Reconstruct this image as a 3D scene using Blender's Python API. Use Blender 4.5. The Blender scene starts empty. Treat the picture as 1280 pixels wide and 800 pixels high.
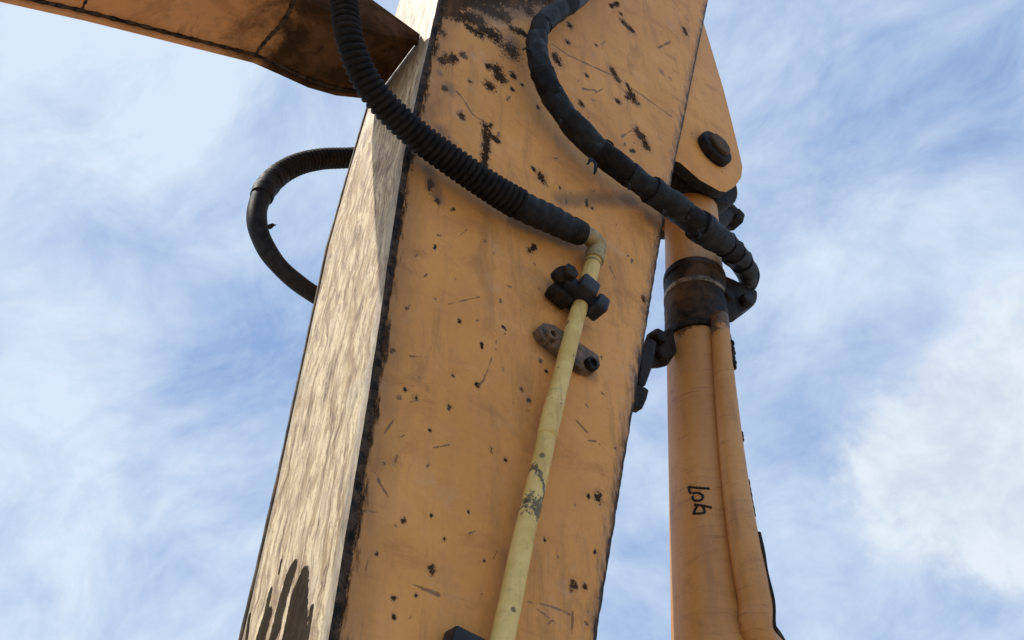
import bpy, bmesh, math, random
import numpy as np
from mathutils import Vector, noise as mn
rnd = random.Random(7)
rng = np.random.default_rng(5)
S = bpy.context.scene
COL = S.collection

# ------------------------------------------------------------------ camera
FOC = 1108.0
PITCH = math.radians(41)
CAM = np.array([0, 0, 1.6])
cd = bpy.data.cameras.new('camera'); cam = bpy.data.objects.new('camera', cd); COL.objects.link(cam)
cd.sensor_width = 36; cd.lens = FOC / 1280 * 36; cd.clip_end = 5000; cd.clip_start = .05
cam.location = CAM; cam.rotation_euler = (math.pi/2 + PITCH, 0, 0)
S.camera = cam
S.view_settings.view_transform = 'Standard'; S.view_settings.look = 'None'
S.view_settings.exposure = 0.0; S.view_settings.gamma = 1
cR = np.array([1., 0, 0]); cU = np.array([0, -math.sin(PITCH), math.cos(PITCH)]); cF = np.array([0, math.cos(PITCH), math.sin(PITCH)])

# the arm's own frame: x = across the side plate, y = into the beam, z = up
ANG = math.radians(37)
def ray(px, py): return cR*(px-640)/FOC + cU*(400-py)/FOC + cF
_r = ray(405, 800); _P = _r[:2] / np.linalg.norm(_r[:2]) * 1.6
O = np.array([_P[0], _P[1], 0.])
ex = np.array([math.cos(ANG), math.sin(ANG), 0]); ey = np.array([-math.sin(ANG), math.cos(ANG), 0])
def L(px, py, y=0.):
    """point of the plane y = const (arm frame) seen at a pixel of the photograph"""
    r = ray(px, py); t = (y - (CAM-O) @ ey) / (r @ ey); q = CAM + r*t - O
    return np.array([q @ ex, q @ ey, q[2]])
def depth(p): return (O + ex*p[0] + ey*p[1] + np.array([0, 0, p[2]]) - CAM) @ cF
def PX(n, p): return n * depth(p) / FOC        # n photo pixels at point p, in metres

# ------------------------------------------------------------------ sun + sky
SUN_EL = math.radians(52)
sun_h = np.array([-.990, -.143, 0]); sun_h /= np.linalg.norm(sun_h)
sdir = Vector((*(sun_h[:2]*math.cos(SUN_EL)), math.sin(SUN_EL)))
sl = bpy.data.lights.new('sun', 'SUN'); sl.energy = 3.8; sl.angle = math.radians(.6); sl.color = (1, .93, .82)
so = bpy.data.objects.new('sun', sl); COL.objects.link(so)
so.rotation_euler = sdir.to_track_quat('Z', 'Y').to_euler()

class NT:
    def __init__(s, tree): s.t = tree; s.n = tree.nodes; s.l = tree.links
    def new(s, typ, **kw):
        nd = s.n.new(typ)
        for k, v in kw.items():
            if k.startswith('_'): setattr(nd, k[1:], v)
        return nd
    def put(s, sock, v):
        if isinstance(v, bpy.types.NodeSocket): s.l.new(v, sock)
        elif v is not None:
            try: sock.default_value = v
            except Exception: sock.default_value = (*v, 1)
    def m(s, op, a, b=None, c=None, clamp=False):
        nd = s.n.new('ShaderNodeMath'); nd.operation = op; nd.use_clamp = clamp
        for i, v in enumerate((a, b, c)):
            if v is not None: s.put(nd.inputs[i], v)
        return nd.outputs[0]
    def vm(s, op, a, b=None):
        nd = s.n.new('ShaderNodeVectorMath'); nd.operation = op
        s.put(nd.inputs[0], a)
        if b is not None: s.put(nd.inputs[1], b)
        return nd.outputs['Value'] if op in ('DISTANCE', 'DOT_PRODUCT', 'LENGTH') else nd.outputs[0]
    def noise(s, vec, scale, detail=4, rough=.55, dist=0., color=False):
        nd = s.n.new('ShaderNodeTexNoise'); s.put(nd.inputs['Vector'], vec)
        nd.inputs['Scale'].default_value = scale; nd.inputs['Detail'].default_value = detail
        nd.inputs['Roughness'].default_value = rough; nd.inputs['Distortion'].default_value = dist
        return nd.outputs['Color' if color else 'Fac']
    def map(s, vec, scale=(1, 1, 1), rot=(0, 0, 0), loc=(0, 0, 0)):
        nd = s.n.new('ShaderNodeMapping'); s.put(nd.inputs[0], vec)
        nd.inputs['Scale'].default_value = scale; nd.inputs['Rotation'].default_value = rot; nd.inputs['Location'].default_value = loc
        return nd.outputs[0]
    def step(s, v, lo, hi, smooth=True):
        nd = s.n.new('ShaderNodeMapRange'); nd.interpolation_type = 'SMOOTHSTEP' if smooth else 'LINEAR'
        s.put(nd.inputs[0], v); nd.inputs[1].default_value = lo; nd.inputs[2].default_value = hi
        return nd.outputs[0]
    def mix(s, f, a, b, mode='MIX'):
        nd = s.n.new('ShaderNodeMix'); nd.data_type = 'RGBA'; nd.blend_type = mode
        s.put(nd.inputs[0], f); s.put(nd.inputs[6], a if isinstance(a, bpy.types.NodeSocket) else (*a, 1))
        s.put(nd.inputs[7], b if isinstance(b, bpy.types.NodeSocket) else (*b, 1))
        return nd.outputs[2]

W = bpy.data.worlds.new('World'); S.world = W; W.use_nodes = True
w = NT(W.node_tree); w.n.clear()
sky = w.n.new('ShaderNodeTexSky'); sky.sky_type = 'NISHITA'; sky.sun_disc = False
sky.sun_elevation = SUN_EL; sky.sun_rotation = math.atan2(sun_h[0], sun_h[1]); sky.air_density = 1.0; sky.dust_density = 2.0; sky.ozone_density = 1.0
tc = w.n.new('ShaderNodeTexCoord'); D = tc.outputs['Generated']
def sdirp(px, py): r = ray(px, py); return tuple(r/np.linalg.norm(r))
T = ray(1240, 60) - ray(960, 200); T /= np.linalg.norm(T)      # the way the thin clouds are drawn out
rotq = Vector(T).to_track_quat('X', 'Z').inverted().to_euler()
warp = w.noise(D, 2.2, 3, .5, color=True)
Dw = w.vm('ADD', D, w.vm('MULTIPLY', w.vm('SUBTRACT', warp, (.5, .5, .5)), (.22, .22, .22)))
st = w.map(Dw, rot=rotq); st = w.map(st, scale=(1.8, 3.2, 3.2))
n1 = w.noise(st, 1.7, 10, .64, .35)
n2 = w.noise(w.map(w.map(Dw, rot=rotq), scale=(.85, 1.15, 1.15)), 8.0, 9, .66, .5)
n3 = w.noise(w.map(st, scale=(1, 1, 1)), 5.0, 6, .6)
blobs = [  # direction, spread, amount
    ((120, 120), .24, .45), ((330, 150), .18, .38), ((20, 330), .08, .22), ((60, 640), .16, .42), ((220, 720), .13, .32), ((60, 450), .06, .22), ((150, 390), .08, .20),
    ((270, 440), .11, -.38), ((380, 520), .12, -.30), ((60, 300), .05, -.28), ((180, 270), .06, -.12), ((1040, 110), .12, -.16), ((1110, 440), .07, -.30), ((1030, 540), .09, -.16), ((1010, 320), .10, .22), ((1200, 210), .13, .12),
    ((1200, 330), .09, .2), ((1180, 720), .12, .16), ((960, 640), .08, .22), ((950, 60), .06, .2), ((1250, 120), .08, -.1)]
acc = w.m('ADD', w.m('MULTIPLY', w.m('SUBTRACT', n1, .5), 2.5), w.m('MULTIPLY', w.m('SUBTRACT', n2, .5), 1.5)); acc = w.m('ADD', acc, w.m('MULTIPLY', w.m('SUBTRACT', n3, .5), .9)); acc = w.m('ADD', acc, .21)
for (p, sp, am) in blobs:
    dd = w.vm('DISTANCE', D, sdirp(*p)); q = w.m('DIVIDE', dd, sp); q = w.m('MULTIPLY', q, q)
    g = w.m('POWER', 2.718, w.m('MULTIPLY', q, -1.)); acc = w.m('ADD', acc, w.m('MULTIPLY', g, am))
wisp = w.step(acc, -.40, .95, False)
# the cumulus low on the right
cn = w.noise(D, 9., 9, .64, .3); cn2 = w.noise(w.vm('ADD', D, (3.1, 1.7, .4)), 26., 7, .68)
def lump(p, sp):
    dd = w.vm('DISTANCE', D, sdirp(*p)); return w.m('SUBTRACT', 1., w.m('DIVIDE', dd, sp))
cl = w.m('MAXIMUM', lump((1290, 560), .16), lump((1190, 600), .115)); cl = w.m('MAXIMUM', cl, lump((1330, 470), .12)); cl = w.m('MAXIMUM', cl, lump((1250, 640), .10)); cl = w.m('MAXIMUM', cl, lump((1120, 585), .055))
cl = w.m('ADD', cl, w.m('MULTIPLY', w.m('SUBTRACT', cn, .5), 1.1)); cl = w.m('ADD', cl, w.m('MULTIPLY', w.m('SUBTRACT', cn2, .5), .6))
cum = w.step(cl, -.05, .55)
skyc = w.mix(1.0, sky.outputs[0], (1.06, 1.0, .93), 'MULTIPLY')
skyc = w.mix(.78, skyc, (1.9, 3.0, 5.2))     # humid air veils the blue
wc = w.mix(w.m('MULTIPLY', wisp, .88), skyc, (5.0, 5.75, 6.6))
shade = w.mix(w.step(cn, .35, .65), (4.3, 4.85, 5.6), (5.7, 6.1, 6.5))
wc = w.mix(w.m('MULTIPLY', cum, .85), wc, shade)
bg = w.n.new('ShaderNodeBackground'); bg.inputs[1].default_value = .15
w.l.new(wc, bg.inputs[0]); ow = w.n.new('ShaderNodeOutputWorld'); w.l.new(bg.outputs[0], ow.inputs[0])

# ------------------------------------------------------------------ materials
def mat(name):
    m = bpy.data.materials.new(name); m.use_nodes = True; t = NT(m.node_tree); t.n.clear()
    b = t.n.new('ShaderNodeBsdfPrincipled'); o = t.n.new('ShaderNodeOutputMaterial'); t.l.new(b.outputs[0], o.inputs[0])
    co = t.n.new('ShaderNodeTexCoord').outputs['Object']
    return m, t, b, co
def bump(t, b, h, strength=.3, dist=.003):
    bp = t.n.new('ShaderNodeBump'); bp.inputs['Strength'].default_value = strength; bp.inputs['Distance'].default_value = dist
    t.put(bp.inputs['Height'], h); t.l.new(bp.outputs[0], b.inputs['Normal'])
def attr(t, name):
    a = t.n.new('ShaderNodeAttribute'); a.attribute_name = name; return a.outputs['Fac']

def paint(name, base=(.70, .335, .093), chips=1., use_attr=False, dirt=.5, oil=False, grease=False):
    m, t, b, co = mat(name)
    big = t.noise(co, 1.7, 5, .6, .3); mid = t.noise(co, 9., 6, .65); fine = t.noise(co, 70., 5, .7)
    streak = t.noise(t.map(co, scale=(14, 14, 1.3)), 1.6, 5, .6)
    c = t.mix(t.step(big, .3, .7), tuple(np.array(base)*(.90, .86, .80)), tuple(np.array(base)*(1.08, 1.10, 1.16)))
    c = t.mix(t.m('MULTIPLY', t.step(mid, .45, .75), .35), c, (.46, .25, .13))
    c = t.mix(t.m('MULTIPLY', t.step(streak, .5, .78), .34*dirt), c, (.20, .12, .075))
    c = t.mix(t.m('MULTIPLY', t.step(fine, .42, .75), .20), c, (.30, .17, .09))
    mot = t.noise(t.map(co, scale=(1, 1, 1.5)), 4.3, 7, .72, .6)
    c = t.mix(t.m('MULTIPLY', t.step(mot, .52, .66), .55), c, tuple(np.array(base)*(.60, .55, .60)))
    c = t.mix(t.m('MULTIPLY', t.m('SUBTRACT', 1., t.step(mot, .34, .46)), .35), c, tuple(np.array(base)*(1.12, 1.2, 1.7)))
    scf = t.noise(t.map(co, scale=(5, 5, 60), rot=(0, .12, 0)), 1.5, 5, .65); c = t.mix(t.m('MULTIPLY', t.m('MULTIPLY', t.step(scf, .54, .66), t.step(mid, .42, .6)), .45*dirt), c, tuple(np.array(base)*(.55, .5, .6)))
    pale = t.noise(t.vm('ADD', co, (4., 2., 7.)), 3.2, 6, .7)
    c = t.mix(t.m('MULTIPLY', t.step(pale, .56, .75), .22), c, (.62, .42, .27))
    # small chips and rust freckles
    v = t.n.new('ShaderNodeTexVoronoi'); v.inputs['Scale'].default_value = 26; v.inputs['Randomness'].default_value = 1
    t.put(v.inputs['Vector'], t.vm('ADD', co, t.vm('MULTIPLY', t.noise(co, 30, 3, .6, color=True), (.03, .03, .03))))
    sel = t.step(t.noise(t.vm('ADD', co, (9, 1, 3)), 5., 3, .6), .50, .62)
    wn = t.n.new('ShaderNodeSeparateColor'); t.l.new(v.outputs['Color'], wn.inputs[0])
    rad = t.m('MULTIPLY', t.m('POWER', wn.outputs[0], 5.), .26*chips)
    sp = t.m('MULTIPLY', t.step(t.m('SUBTRACT', rad, v.outputs['Distance']), 0., .035), sel)
    c = t.mix(t.m('MULTIPLY', sp, .85), c, (.075, .045, .03))
    spec = .25; rough = t.m('ADD', .46, t.m('MULTIPLY', mid, .25)); ht = t.m('ADD', t.m('MULTIPLY', mid, .5), t.m('MULTIPLY', fine, .25))
    ht = t.m('SUBTRACT', ht, t.m('MULTIPLY', sp, .4))
    if use_attr:
        jit = t.m('SUBTRACT', t.m('ADD', t.m('MULTIPLY', t.noise(co, 24., 4, .7), .6), t.m('MULTIPLY', t.noise(co, 95., 4, .7), .8)), .70); jit2 = t.m('SUBTRACT', t.noise(co, 150., 3, .6), .5)
        s0 = t.m('ADD', attr(t, 'spot'), t.m('MULTIPLY', jit, 4.2))
        halo = t.step(s0, -.7, .35); core = t.step(s0, .02, .36)
        c = t.mix(t.m('MULTIPLY', halo, .5), c, (.15, .085, .055))
        c = t.mix(t.m('MULTIPLY', core, .93), c, t.mix(t.step(mid, .4, .6), (.006, .005, .006), (.022, .015, .012)))
        s1 = t.m('ADD', attr(t, 'scratch'), t.m('MULTIPLY', jit2, .8)); s1 = t.m('ADD', s1, t.m('MULTIPLY', t.m('SUBTRACT', t.noise(co, 16., 3, .6), .55), 3.)); sc = t.step(s1, .0, .6)
        c = t.mix(t.m('MULTIPLY', sc, .75), c, (.10, .055, .035))
        s2 = t.m('ADD', attr(t, 'smudge_shade'), t.m('MULTIPLY', jit, .9)); sm = t.step(s2, -.1, .9)
        c = t.mix(t.m('MULTIPLY', sm, .60), c, (.085, .07, .062))
        # grime that gathers along the welded left edge, bare worn metal on the right edge
        el = attr(t, 'edge_left'); lg = t.noise(t.map(co, scale=(30, 30, 7)), 1.4, 6, .65); lg2 = t.noise(t.map(co, scale=(90, 90, 18)), 1.2, 5, .6)
        e1 = t.m('ADD', el, t.m('MULTIPLY', t.m('SUBTRACT', lg, .5), -.10))
        g1 = t.m('SUBTRACT', 1., t.step(e1, .012, .028)); g0 = t.m('SUBTRACT', 1., t.step(e1, .0, .13))
        c = t.mix(t.m('MULTIPLY', g0, .5), c, (.15, .085, .05))
        g1 = t.m('MULTIPLY', g1, t.step(lg2, .38, .50))
        c = t.mix(t.m('MULTIPLY', g1, .94), c, t.mix(t.step(lg2, .5, .66), (.007, .0065, .0075), (.07, .045, .032)))
        er = t.m('ADD', attr(t, 'edge_right'), t.m('MULTIPLY', t.m('SUBTRACT', lg, .5), -.12))
        g2 = t.m('SUBTRACT', 1., t.step(er, .0, .05)); c = t.mix(t.m('MULTIPLY', g2, .8), c, t.mix(t.step(lg2, .42, .6), (.075, .045, .032), (.36, .22, .14)))
        g3 = t.m('SUBTRACT', 1., t.step(t.m('ADD', attr(t, 'edge_right'), t.m('MULTIPLY', t.m('SUBTRACT', lg, .5), -.05)), .004, .012)); c = t.mix(t.m('MULTIPLY', g3, .9), c, (.012, .010, .010))
        film = t.noise(t.map(co, scale=(6, 1, 1.1), rot=(0, .15, 0)), 1.7, 8, .74, .4); c = t.mix(t.m('MULTIPLY', t.step(film, .50, .66), .38), c, (.24, .125, .065))
        dust = t.noise(t.vm('ADD', co, (2., 8., 1.)), 6.5, 8, .74); c = t.mix(t.m('MULTIPLY', t.step(dust, .54, .70), .30), c, (.62, .44, .30))
        ht = t.m('SUBTRACT', ht, t.m('MULTIPLY', core, .25)); ht = t.m('SUBTRACT', ht, t.m('MULTIPLY', sc, .3)); ht = t.m('ADD', ht, t.m('MULTIPLY', g1, t.m('MULTIPLY', lg2, 1.2)))
        rough = t.m('ADD', rough, t.m('MULTIPLY', t.m('MAXIMUM', core, g1), .25)); spec = t.m('SUBTRACT', .25, t.m('MULTIPLY', t.m('MAXIMUM', core, g1), .2))
    if grease:
        spec = .45; rough = t.m('SUBTRACT', rough, .10)
        gz = t.m('ADD', attr(t, 'grease'), t.m('MULTIPLY', t.m('SUBTRACT', t.noise(co, 14., 6, .75), .5), 1.3)); gz = t.step(gz, .40, .62)
        c = t.mix(t.m('MULTIPLY', gz, .88), c, t.mix(t.step(fine, .4, .62), (.010, .008, .007), (.10, .055, .028)))
    if oil:      # burnt-in oil and soot on the boom nose
        sx = t.n.new('ShaderNodeSeparateXYZ'); t.l.new(co, sx.inputs[0])
        k = t.m('ADD', sx.outputs[0], t.m('MULTIPLY', t.m('SUBTRACT', t.noise(co, 6., 6, .7), .5), .55))
        k = t.step(k, -.50, -.28); spec = t.m('SUBTRACT', .25, t.m('MULTIPLY', k, .22)); rough = t.m('ADD', rough, t.m('MULTIPLY', k, .25)); c = t.mix(t.m('MULTIPLY', k, .94), c, t.mix(t.step(mid, .4, .62), (.010, .007, .005), (.075, .038, .02)))
    t.put(b.inputs['Base Color'], c); t.put(b.inputs['Roughness'], rough); t.put(b.inputs['Specular IOR Level'], spec)
    bump(t, b, ht, .40, .004)
    return m
M = {}
M['plate'] = paint('orange_paint_chipped', use_attr=True)
M['paint'] = paint('orange_paint', chips=.8)
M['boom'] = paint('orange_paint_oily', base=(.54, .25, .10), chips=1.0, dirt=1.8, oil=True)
M['cyl'] = paint('orange_paint_cylinder', base=(.54, .268, .076), chips=1.35, dirt=1.5, grease=True)

def simple(name, c1, c2, sc=20., rough=.6, spec=.4, metal=0., bmp=.4, st=(1, 1, 1), bd=.003):
    m, t, b, co = mat(name)
    v = t.map(co, scale=st); n = t.noise(v, sc, 6, .65, .2); n2 = t.noise(v, sc*5, 4, .6)
    c = t.mix(t.step(n, .35, .65), c1, c2); c = t.mix(t.m('MULTIPLY', t.step(n2, .5, .8), .5), c, tuple(np.array(c1)*.6))
    t.put(b.inputs['Base Color'], c); t.put(b.inputs['Roughness'], t.m('ADD', rough-.1, t.m('MULTIPLY', n2, .25)))
    b.inputs['Specular IOR Level'].default_value = spec; b.inputs['Metallic'].default_value = metal
    bump(t, b, t.m('ADD', n, t.m('MULTIPLY', n2, .5)), bmp, bd)
    return m
M['rubber'] = simple('black_corrugated_plastic', (.006, .006, .008), (.016, .014, .014), 30, .6, .12)
M['tape'] = simple('black_tape', (.007, .008, .011), (.022, .024, .030), 24, .55, .18, st=(1, 1, 1))
M['hose'] = simple('bluish_black_hose', (.010, .013, .019), (.026, .032, .043), 18, .45, .3)
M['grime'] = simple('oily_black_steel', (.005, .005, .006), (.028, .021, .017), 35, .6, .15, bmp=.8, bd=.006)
M['band'] = simple('grimy_cylinder_band', (.005, .0045, .004), (.11, .06, .028), 6, .6, .2, bmp=.8, bd=.006)
M['seam'] = simple('grimy_weld', (.05, .03, .02), (.48, .30, .19), 40, .6, .3, bmp=.8, bd=.005)
M['seam_dark'] = simple('black_weld', (.007, .007, .008), (.085, .055, .04), 38, .6, .15, bmp=1., bd=.006)
M['seam_paint'] = simple('painted_weld', (.16, .09, .06), (.52, .30, .17), 26, .6, .3, bmp=.8, bd=.005)
M['strap'] = simple('dull_steel', (.06, .045, .035), (.34, .28, .22), 30, .45, .5, .3)
M['lip'] = simple('grimy_plate_edge', (.03, .028, .026), (.20, .15, .10), 9, .6, .2)
M['ink_hole_shade'] = simple('black_ink_and_hole_shade', (.014, .013, .014), (.03, .025, .022), 60, .6, .2)
M['brass'] = simple('dirty_yellow_fitting', (.20, .15, .075), (.40, .31, .15), 30, .5, .5)
M['tab'] = simple('bare_bracket_steel', (.04, .028, .02), (.24, .15, .09), 26, .6, .4)

def pipe_mat():
    m, t, b, co = mat('faded_yellow_paint')
    n = t.noise(co, 9., 6, .65); f = t.noise(co, 60, 5, .65); st = t.noise(t.map(co, scale=(30, 30, 2)), 1.5, 5, .6)
    c = t.mix(t.step(n, .3, .7), (.58, .41, .12), (.76, .57, .22))
    c = t.mix(t.m('MULTIPLY', t.step(st, .5, .75), .5), c, (.34, .22, .09))
    c = t.mix(t.m('MULTIPLY', t.step(f, .5, .75), .35), c, (.26, .19, .08))
    v = t.n.new('ShaderNodeTexVoronoi'); v.inputs['Scale'].default_value = 24; t.put(v.inputs['Vector'], co)
    sc = t.n.new('ShaderNodeSeparateColor'); t.l.new(v.outputs['Color'], sc.inputs[0])
    sp = t.step(t.m('SUBTRACT', t.m('MULTIPLY', t.m('POWER', sc.outputs[0], 4.), .34), v.outputs['Distance']), 0, .06)
    c = t.mix(t.m('MULTIPLY', sp, .8), c, (.09, .06, .03))
    s0 = t.m('ADD', attr(t, 'spot'), t.m('MULTIPLY', t.m('SUBTRACT', t.noise(co, 90., 4, .6), .5), 2.0))
    c = t.mix(t.m('MULTIPLY', t.step(s0, .1, .4), .85), c, (.05, .045, .04))
    t.put(b.inputs['Base Color'], c); b.inputs['Roughness'].default_value = .5; b.inputs['Specular IOR Level'].default_value = .35
    bump(t, b, t.m('SUBTRACT', f, sp), .35, .003); return m
M['pipe'] = pipe_mat()

def worn_mat():
    m, t, b, co = mat('worn_bare_steel_and_rust')
    warp = t.vm('MULTIPLY', t.vm('SUBTRACT', t.noise(co, 4., 3, .6, color=True), (.5, .5, .5)), (.0, .10, .05))
    cw = t.vm('ADD', co, warp)
    g1 = t.noise(t.map(cw, scale=(1, 25, 4.2), rot=(.08, 0, 0)), 1.6, 9, .76, .5)
    g2 = t.noise(t.map(cw, scale=(1, 60, 15), rot=(-.10, 0, 0)), 1.6, 7, .78, .5)
    g3 = t.noise(t.map(co, scale=(1, 9, 1.4)), 1.5, 5, .6)
    f = t.noise(t.map(co, scale=(1, 1, .5)), 110, 4, .7)
    c = t.mix(t.step(g3, .35, .65), (.46, .31, .16), (.60, .46, .28))
    c = t.mix(t.step(g1, .47, .56), c, (.90, .74, .47))
    c = t.mix(t.m('MULTIPLY', t.m('SUBTRACT', 1., t.step(g1, .38, .46)), .85), c, (.13, .075, .04))
    c = t.mix(t.m('MULTIPLY', t.step(g2, .53, .63), .65), c, (.17, .11, .065))
    c = t.mix(t.m('MULTIPLY', t.m('SUBTRACT', 1., t.step(g2, .34, .46)), .40), c, (.92, .79, .55))
    c = t.mix(t.m('MULTIPLY', t.step(f, .54, .72), .42), c, (.16, .11, .075))
    gold = t.noise(t.map(co, scale=(1, 7, 2.2), loc=(0, 5, 2)), 1.6, 6, .7); c = t.mix(t.m('MULTIPLY', t.step(gold, .50, .62), .5), c, t.mix(g1, (.30, .17, .07), (.62, .44, .22)))
    gry = t.noise(t.vm('ADD', co, (0, 3, 1)), 2.6, 4, .6)
    c = t.mix(t.m('MULTIPLY', t.step(gry, .52, .7), .45), c, (.46, .42, .36))
    # grey bare strips along both rims
    er = t.m('ADD', attr(t, 'edge_dist'), t.m('MULTIPLY', t.m('SUBTRACT', g1, .5), -.06))
    c = t.mix(t.m('MULTIPLY', t.m('SUBTRACT', 1., t.step(er, .012, .03)), .55), c, (.40, .36, .31))
    s0 = t.m('ADD', attr(t, 'spot'), t.m('MULTIPLY', t.m('SUBTRACT', t.noise(co, 80., 4, .6), .5), .8))
    core = t.step(s0, .0, .2)
    c = t.mix(t.m('MULTIPLY', core, .96), c, t.mix(t.step(g2, .4, .6), (.012, .008, .006), (.045, .028, .02)))
    # darker, smoother brown steel towards the boom
    up = attr(t, 'near_boom'); c = t.mix(t.m('MULTIPLY', up, .75), c, t.mix(t.step(g3, .4, .6), (.17, .11, .065), (.28, .20, .13)))
    t.put(b.inputs['Base Color'], c)
    t.put(b.inputs['Metallic'], t.m('MULTIPLY', up, .25)); t.put(b.inputs['Roughness'], t.m('ADD', t.m('SUBTRACT', .55, t.m('MULTIPLY', up, .2)), t.m('MULTIPLY', core, .3))); t.put(b.inputs['Specular IOR Level'], t.m('SUBTRACT', .4, t.m('MULTIPLY', core, .35)))
    ht = t.m('ADD', t.m('MULTIPLY', g1, 1.), t.m('MULTIPLY', g2, .5)); ht = t.m('SUBTRACT', t.m('ADD', ht, t.m('MULTIPLY', f, .2)), t.m('MULTIPLY', core, .3))
    ht = t.m('MULTIPLY', ht, t.m('SUBTRACT', 1., t.m('MULTIPLY', up, .85)))
    bump(t, b, ht, .9, .010); return m
M['worn'] = worn_mat()

def ground_mat():
    m, t, b, co = mat('pale_packed_dirt')
    n = t.noise(co, .35, 6, .6); f = t.noise(co, 9, 6, .7)
    c = t.mix(t.step(n, .35, .65), (.33, .27, .19), (.42, .35, .255)); c = t.mix(t.m('MULTIPLY', t.step(f, .45, .7), .4), c, (.26, .21, .14))
    t.put(b.inputs['Base Color'], c); b.inputs['Roughness'].default_value = .9; bump(t, b, f, .5, .03); return m
M['ground'] = ground_mat()

# ------------------------------------------------------------------ mesh helpers
def link(name, me, m, parent=None, smooth=False):
    if m is not None: me.materials.append(m)
    o = bpy.data.objects.new(name, me); COL.objects.link(o)
    if parent is not None: o.parent = parent
    me.polygons.foreach_set('use_smooth', [smooth]*len(me.polygons)); me.update()
    return o
def pyd(name, v, f, m, parent=None, smooth=False):
    me = bpy.data.meshes.new(name); me.from_pydata([tuple(map(float, p)) for p in v], [], [tuple(map(int, q)) for q in f]); me.validate(); 
    return link(name, me, m, parent, smooth)
def from_bm(name, bm, m, parent=None, smooth=False, bevel=0., seg=2):
    if bevel:
        bmesh.ops.recalc_face_normals(bm, faces=bm.faces)
        ed = [e for e in bm.edges if len(e.link_faces) == 2 and e.calc_face_angle(0) > .5]
        bmesh.ops.bevel(bm, geom=ed, offset=bevel, segments=seg, affect='EDGES', profile=.5, clamp_overlap=True)
    bmesh.ops.recalc_face_normals(bm, faces=bm.faces)
    me = bpy.data.meshes.new(name); bm.to_mesh(me); bm.free()
    o = link(name, me, m, parent, smooth)
    if bevel:
        for p in me.polygons: p.use_smooth = True
        try: me.set_sharp_from_angle(angle=math.radians(40))
        except Exception: pass
    return o
def bm_prism(bm, pts, y0, y1):
    """pts: (x, z) outline, spanning y0..y1"""
    a = [bm.verts.new((p[0], y0, p[1])) for p in pts]; b = [bm.verts.new((p[0], y1, p[1])) for p in pts]
    bm.faces.new(a); bm.faces.new(b[::-1]); n = len(pts)
    for i in range(n): bm.faces.new((a[i], a[(i+1) % n], b[(i+1) % n], b[i]))
def prism(name, pts, y0, y1, m, parent, bevel=.004, seg=2):
    bm = bmesh.new(); bm_prism(bm, pts, y0, y1); return from_bm(name, bm, m, parent, False, bevel, seg)
def pxp(pl, y): return [(L(px, py, y)[0], L(px, py, y)[2]) for px, py in pl]
def catmull(P, n):
    P = np.array(P, float); out = []
    for i in range(len(P)-1):
        p0 = P[max(i-1, 0)]; p1 = P[i]; p2 = P[i+1]; p3 = P[min(i+2, len(P)-1)]
        for t in np.linspace(0, 1, 24, endpoint=False):
            out.append(.5*((2*p1)+(-p0+p2)*t+(2*p0-5*p1+4*p2-p3)*t*t+(-p0+3*p1-3*p2+p3)*t**3))
    out.append(P[-1]); out = np.array(out)
    d = np.r_[0, np.cumsum(np.linalg.norm(np.diff(out[:, :3], axis=0), axis=1))]
    s = np.linspace(0, d[-1], n)
    return np.stack([np.interp(s, d, out[:, k]) for k in range(out.shape[1])], 1), s
def tube(name, path, rad, m, parent, nseg=20, smooth=True, rfun=None, cap=True, spots=None):
    """path n x 3 ; rad array ; rfun(s, theta, i) radial multiplier"""
    P = np.array(path, float); n = len(P); rad = np.broadcast_to(rad, (n,))
    T = np.gradient(P, axis=0); T /= np.linalg.norm(T, axis=1)[:, None]
    up = np.array([0, 1, 0.]) if abs(T[0][1]) < .9 else np.array([1., 0, 0]); N = np.cross(T[0], up); N /= np.linalg.norm(N)
    s = np.r_[0, np.cumsum(np.linalg.norm(np.diff(P, axis=0), axis=1))]
    V = []; th = np.linspace(0, 2*math.pi, nseg, endpoint=False)
    for i in range(n):
        N = N - T[i]*(N @ T[i]); N /= np.linalg.norm(N); B = np.cross(T[i], N)
        k = rad[i]*(np.ones(nseg) if rfun is None else rfun(s[i], th, i))
        V.append(P[i] + np.outer(np.cos(th)*k, N) + np.outer(np.sin(th)*k, B))
    V = np.concatenate(V); F = []
    for i in range(n-1):
        for j in range(nseg):
            a = i*nseg+j; b_ = i*nseg+(j+1) % nseg; F.append((a, b_, b_+nseg, a+nseg))
    if cap: F.append(tuple(range(nseg))[::-1]); F.append(tuple((n-1)*nseg+j for j in range(nseg)))
    o = pyd(name, V, F, m, parent, smooth)
    if cap:
        for p in o.data.polygons:
            if len(p.vertices) > 4: p.use_smooth = False
    if spots is not None: put_attr(o, 'spot', spots(V))
    return o
def put_attr(o, name, val):
    a = o.data.attributes.new(name, 'FLOAT', 'POINT'); a.data.foreach_set('value', np.ascontiguousarray(val, np.float32).ravel())
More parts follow.
